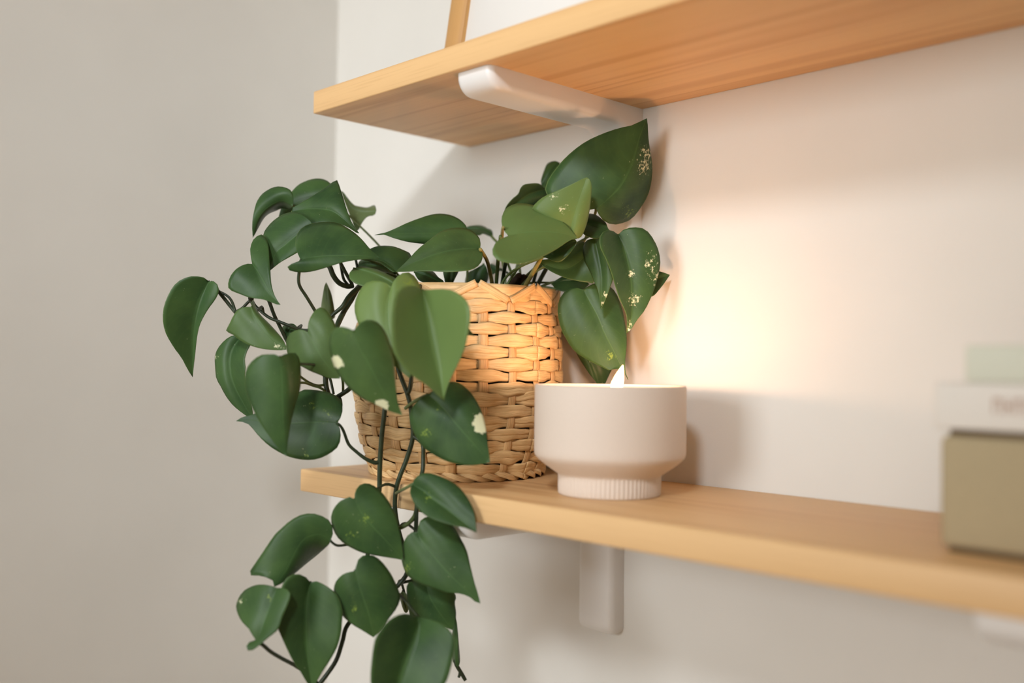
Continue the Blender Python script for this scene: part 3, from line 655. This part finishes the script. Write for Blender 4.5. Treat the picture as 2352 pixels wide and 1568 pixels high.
stem('vine', 'P', [(985,672),(970,655),(950,680),(948,780),(946,850),(942,890),(936,905)], [.89,.87,.842,.834,.832,.832,.834], 5, 'stem_dark', vine=True)
stem('vine', 'P', [(868,820),(884,905),(883,947),(877,1000),(873,1055),(872,1090),(871,1126),(862,1180),(850,1240),(842,1285),(830,1330)], [.842,.838,.838,.842,.846,.848,.85,.85,.85,.846,.842], [5,5.6,5.6,5.6,5.8,5.6,5.6,5,5,5,4.5], 'stem_dark', vine=True)
stem('vine', 'P', [(948,1000),(968,1015),(972,1027),(972,1050),(971,1078),(966,1100),(960,1140),(957,1165),(955,1219),(950,1260),(945,1310)], [.838,.836,.834,.834,.832,.828,.826,.826,.828,.83,.832], 5, 'stem_dark', vine=True)
stem('vine', 'P', [(958,1160),(953,1183),(940,1200),(921,1211),(905,1216)], .828, [5,5,5,5,4], 'stem_light')
stem('vine', 'B1', [(930,1280),(950,1300)], .826, [4,3], 'stem_dark')
stem('vine', 'B5', [(1420,1230),(1445,1310),(1500,1400),(1575,1528)], .842, [4,4.5,4.5,4.2], 'stem_dark')
stem('vine', 'B5', [(1500,1400),(1490,1450),(1475,1485)], .842, [4,3.5,3], 'stem_dark')
# petioles that show
stem('petiole', 'C2', [(420,92),(487,172),(550,250),(615,330),(660,380)], [.895,.896,.897,.897,.893], 4.2, 'stem_dark')
stem('petiole', 'A5', [(600,60),(585,150),(602,192),(640,260)], [.878,.886,.888,.888], 3.5, 'stem_dark')
stem('petiole', 'A5', [(800,60),(870,210),(940,400),(1010,540),(1110,745),(1180,860)], [.885,.888,.89,.892,.895,.895], 4.2, 'stem_dark')
stem('petiole', 'A6', [(320,240),(300,330),(295,410),(287,520),(310,620),(400,760),(510,940),(600,1100),(690,1240)], [.850,.866,.870,.872,.874,.878,.884,.886,.888], 3.7, 'stem_dark')
stem('petiole', 'A6', [(690,270),(740,340),(790,460),(870,560),(980,610),(1070,600)], [.90,.90,.902,.905,.91,.914], 6, 'stem_dark')
stem('petiole', 'A6', [(870,240),(900,290),(980,440),(1060,580)], [.90,.905,.91,.914], 4, 'stem_dark')
stem('petiole', 'A6', [(885,250),(900,330),(935,500),(1000,590)], [.91,.912,.914,.916], 3.4, 'stem_dark')
stem('petiole', 'A6', [(1105,200),(1130,320),(1160,480)], .925, 3, 'stem_dark')
stem('petiole', 'A7', [(1030,240),(1080,290),(1200,370),(1320,410),(1440,390)], [.84,.85,.86,.865,.87], 3, 'stem_light')
stem('petiole', 'A7', [(1030,370),(1130,370),(1250,410),(1350,440),(1440,500)], [.84,.85,.86,.862,.866], 3, 'stem_light')
stem('petiole', 'A7', [(1400,240),(1430,300),(1440,400),(1460,520)], [.87,.87,.868,.866], 5, 'stem_dark')
stem('petiole', 'A7', [(1460,260),(1500,330),(1545,530)], [.872,.87,.866], 3, 'stem_dark')
stem('petiole', 'A7', [(1670,300),(1680,400),(1680,520)], .885, 3, 'stem_light')
stem('petiole', 'A7', [(1600,560),(1640,610),(1650,680)], [.862,.858,.85], 4, 'stem_dark')
stem('petiole', 'A7', [(1590,950),(1640,985),(1690,1070),(1760,1250),(1870,1360),(2010,1465),(2150,1520),(2200,1495)], [.832,.834,.836,.838,.84,.842,.845,.846], [3,3.2,3.5,3.8,4,4.5,5,4], 'stem_dark')
stem('petiole', 'B4', [(860,215),(900,190),(970,155),(1048,110)], [.846,.832,.815,.801], 3.8, 'stem_light')
stem('petiole', 'B2', [(1715,635),(1760,680),(1850,725),(2000,712),(2150,690),(2420,600)], [.812,.814,.818,.824,.832,.845], 3, 'stem_dark')
stem('petiole', 'B3', [(430,1035),(480,1050),(600,1150),(750,1240),(920,1330),(1080,1440),(1230,1580)], [.782,.784,.79,.80,.81,.816,.82], 4.4, 'stem_dark')
stem('petiole', 'B1', [(790,320),(830,285),(900,240),(1003,190)], [.838,.83,.815,.803], 4, 'stem_light')
stem('petiole', 'B4', [(885,1270),(940,1250),(1010,1235),(1100,1215)], [.846,.846,.848,.85], 3.5, 'stem_dark')
stem('petiole', 'A2', [(1650,640),(1690,700),(1745,800),(1790,960),(1820,1140),(1825,1200)], [.880,.890,.905,.92,.93,.935], [4,4.2,4.4,4.6,5,5], 'stem_yellow')
stem('petiole', 'A4', [(300,860),(265,1190),(240,1530),(235,1600)], [.85,.90,.93,.935], 4.3, 'stem_light')
stem('petiole', 'A4', [(420,1000),(370,1220),(320,1530),(310,1600)], [.88,.91,.93,.935], 4.5, 'stem_dark')
stem('petiole', 'A4', [(380,1150),(410,1260),(480,1440),(530,1600)], [.95,.96,.965,.965], 3.2, 'stem_light')
stem('petiole', 'A4', [(540,1150),(560,1280),(575,1400),(580,1600)], .975, 3, 'stem_light')
stem('petiole', 'A4', [(900,1080),(860,1160),(760,1340),(660,1515),(620,1600)], [.87,.89,.905,.92,.925], [4.6,5,5.4,5.6,5.6], 'stem_yellow')
stem('petiole', 'A4', [(870,1150),(800,1330),(750,1520),(740,1600)], .945, 4, 'stem_dark')
stem('petiole', 'A4', [(960,1270),(920,1330),(830,1500),(800,1600)], .94, 5, 'stem_dark')
stem('petiole', 'A4', [(335,740),(325,800),(318,900),(310,1000)], [.84,.87,.89,.90], 4, 'stem_yellow')
stem('petiole', 'A4', [(190,1290),(280,1310),(370,1350),(480,1430)], [.985,.98,.975,.97], 3, 'stem_dark')
stem('petiole', 'A2', [(1800,440),(1850,500),(1900,560),(1960,760),(2000,1000),(2020,1200)], [1.0,.995,.99,.98,.97,.965], 3, 'stem_light')
stem('petiole', 'A3', [(1300,1195),(1290,1260),(1200,1500),(1000,1900),(900,2100)], [.905,.91,.915,.925,.935], 3.2, 'stem_yellow')
stem('vine_stub', 'A4', [(440,1560),(500,1490),(545,1430),(562,1400)], [.935,.93,.928,.926], [9,10,9,8], 'bark')
stem('vine_stub', 'A4', [(560,1530),(610,1460),(640,1400)], [.932,.928,.926], [8,7,6.5], 'bark')
# petioles of the other leaves, running back to the pot or to the nearest vine
HUB = BC+Vector((0, 0, 0.148))
for base, inward, to in LEAVES:
    if to is None: continue
    if to == 'pot':
        h = base-HUB; h.z = 0
        end = HUB+h*min(1.0, 0.055/max(h.length, 1e-6))*0.8
    else:
        end = min(VINES[to if isinstance(to, int) else 2], key=lambda p: (p-base).length+max(0, base.z-0.01-p.z)*0.3)
    dv = inward.normalized() if inward.length > 0 else Vector((0, 0, 1))
    p1 = base+dv*0.005+fw*0.010
    p2 = end+(base-end)*0.35+Vector((0, 0, 0.018 if to == 'pot' else 0.004))+fw*0.008
    P = [base+fw*0.0008, p1, p2, end]; q = crom(P, 16)
    put('petiole', tube('petiole', q, [0.0009+0.0004*i/15 for i in range(16)]), M['stem_dark' if to != 'pot' else 'stem_light'], pl)
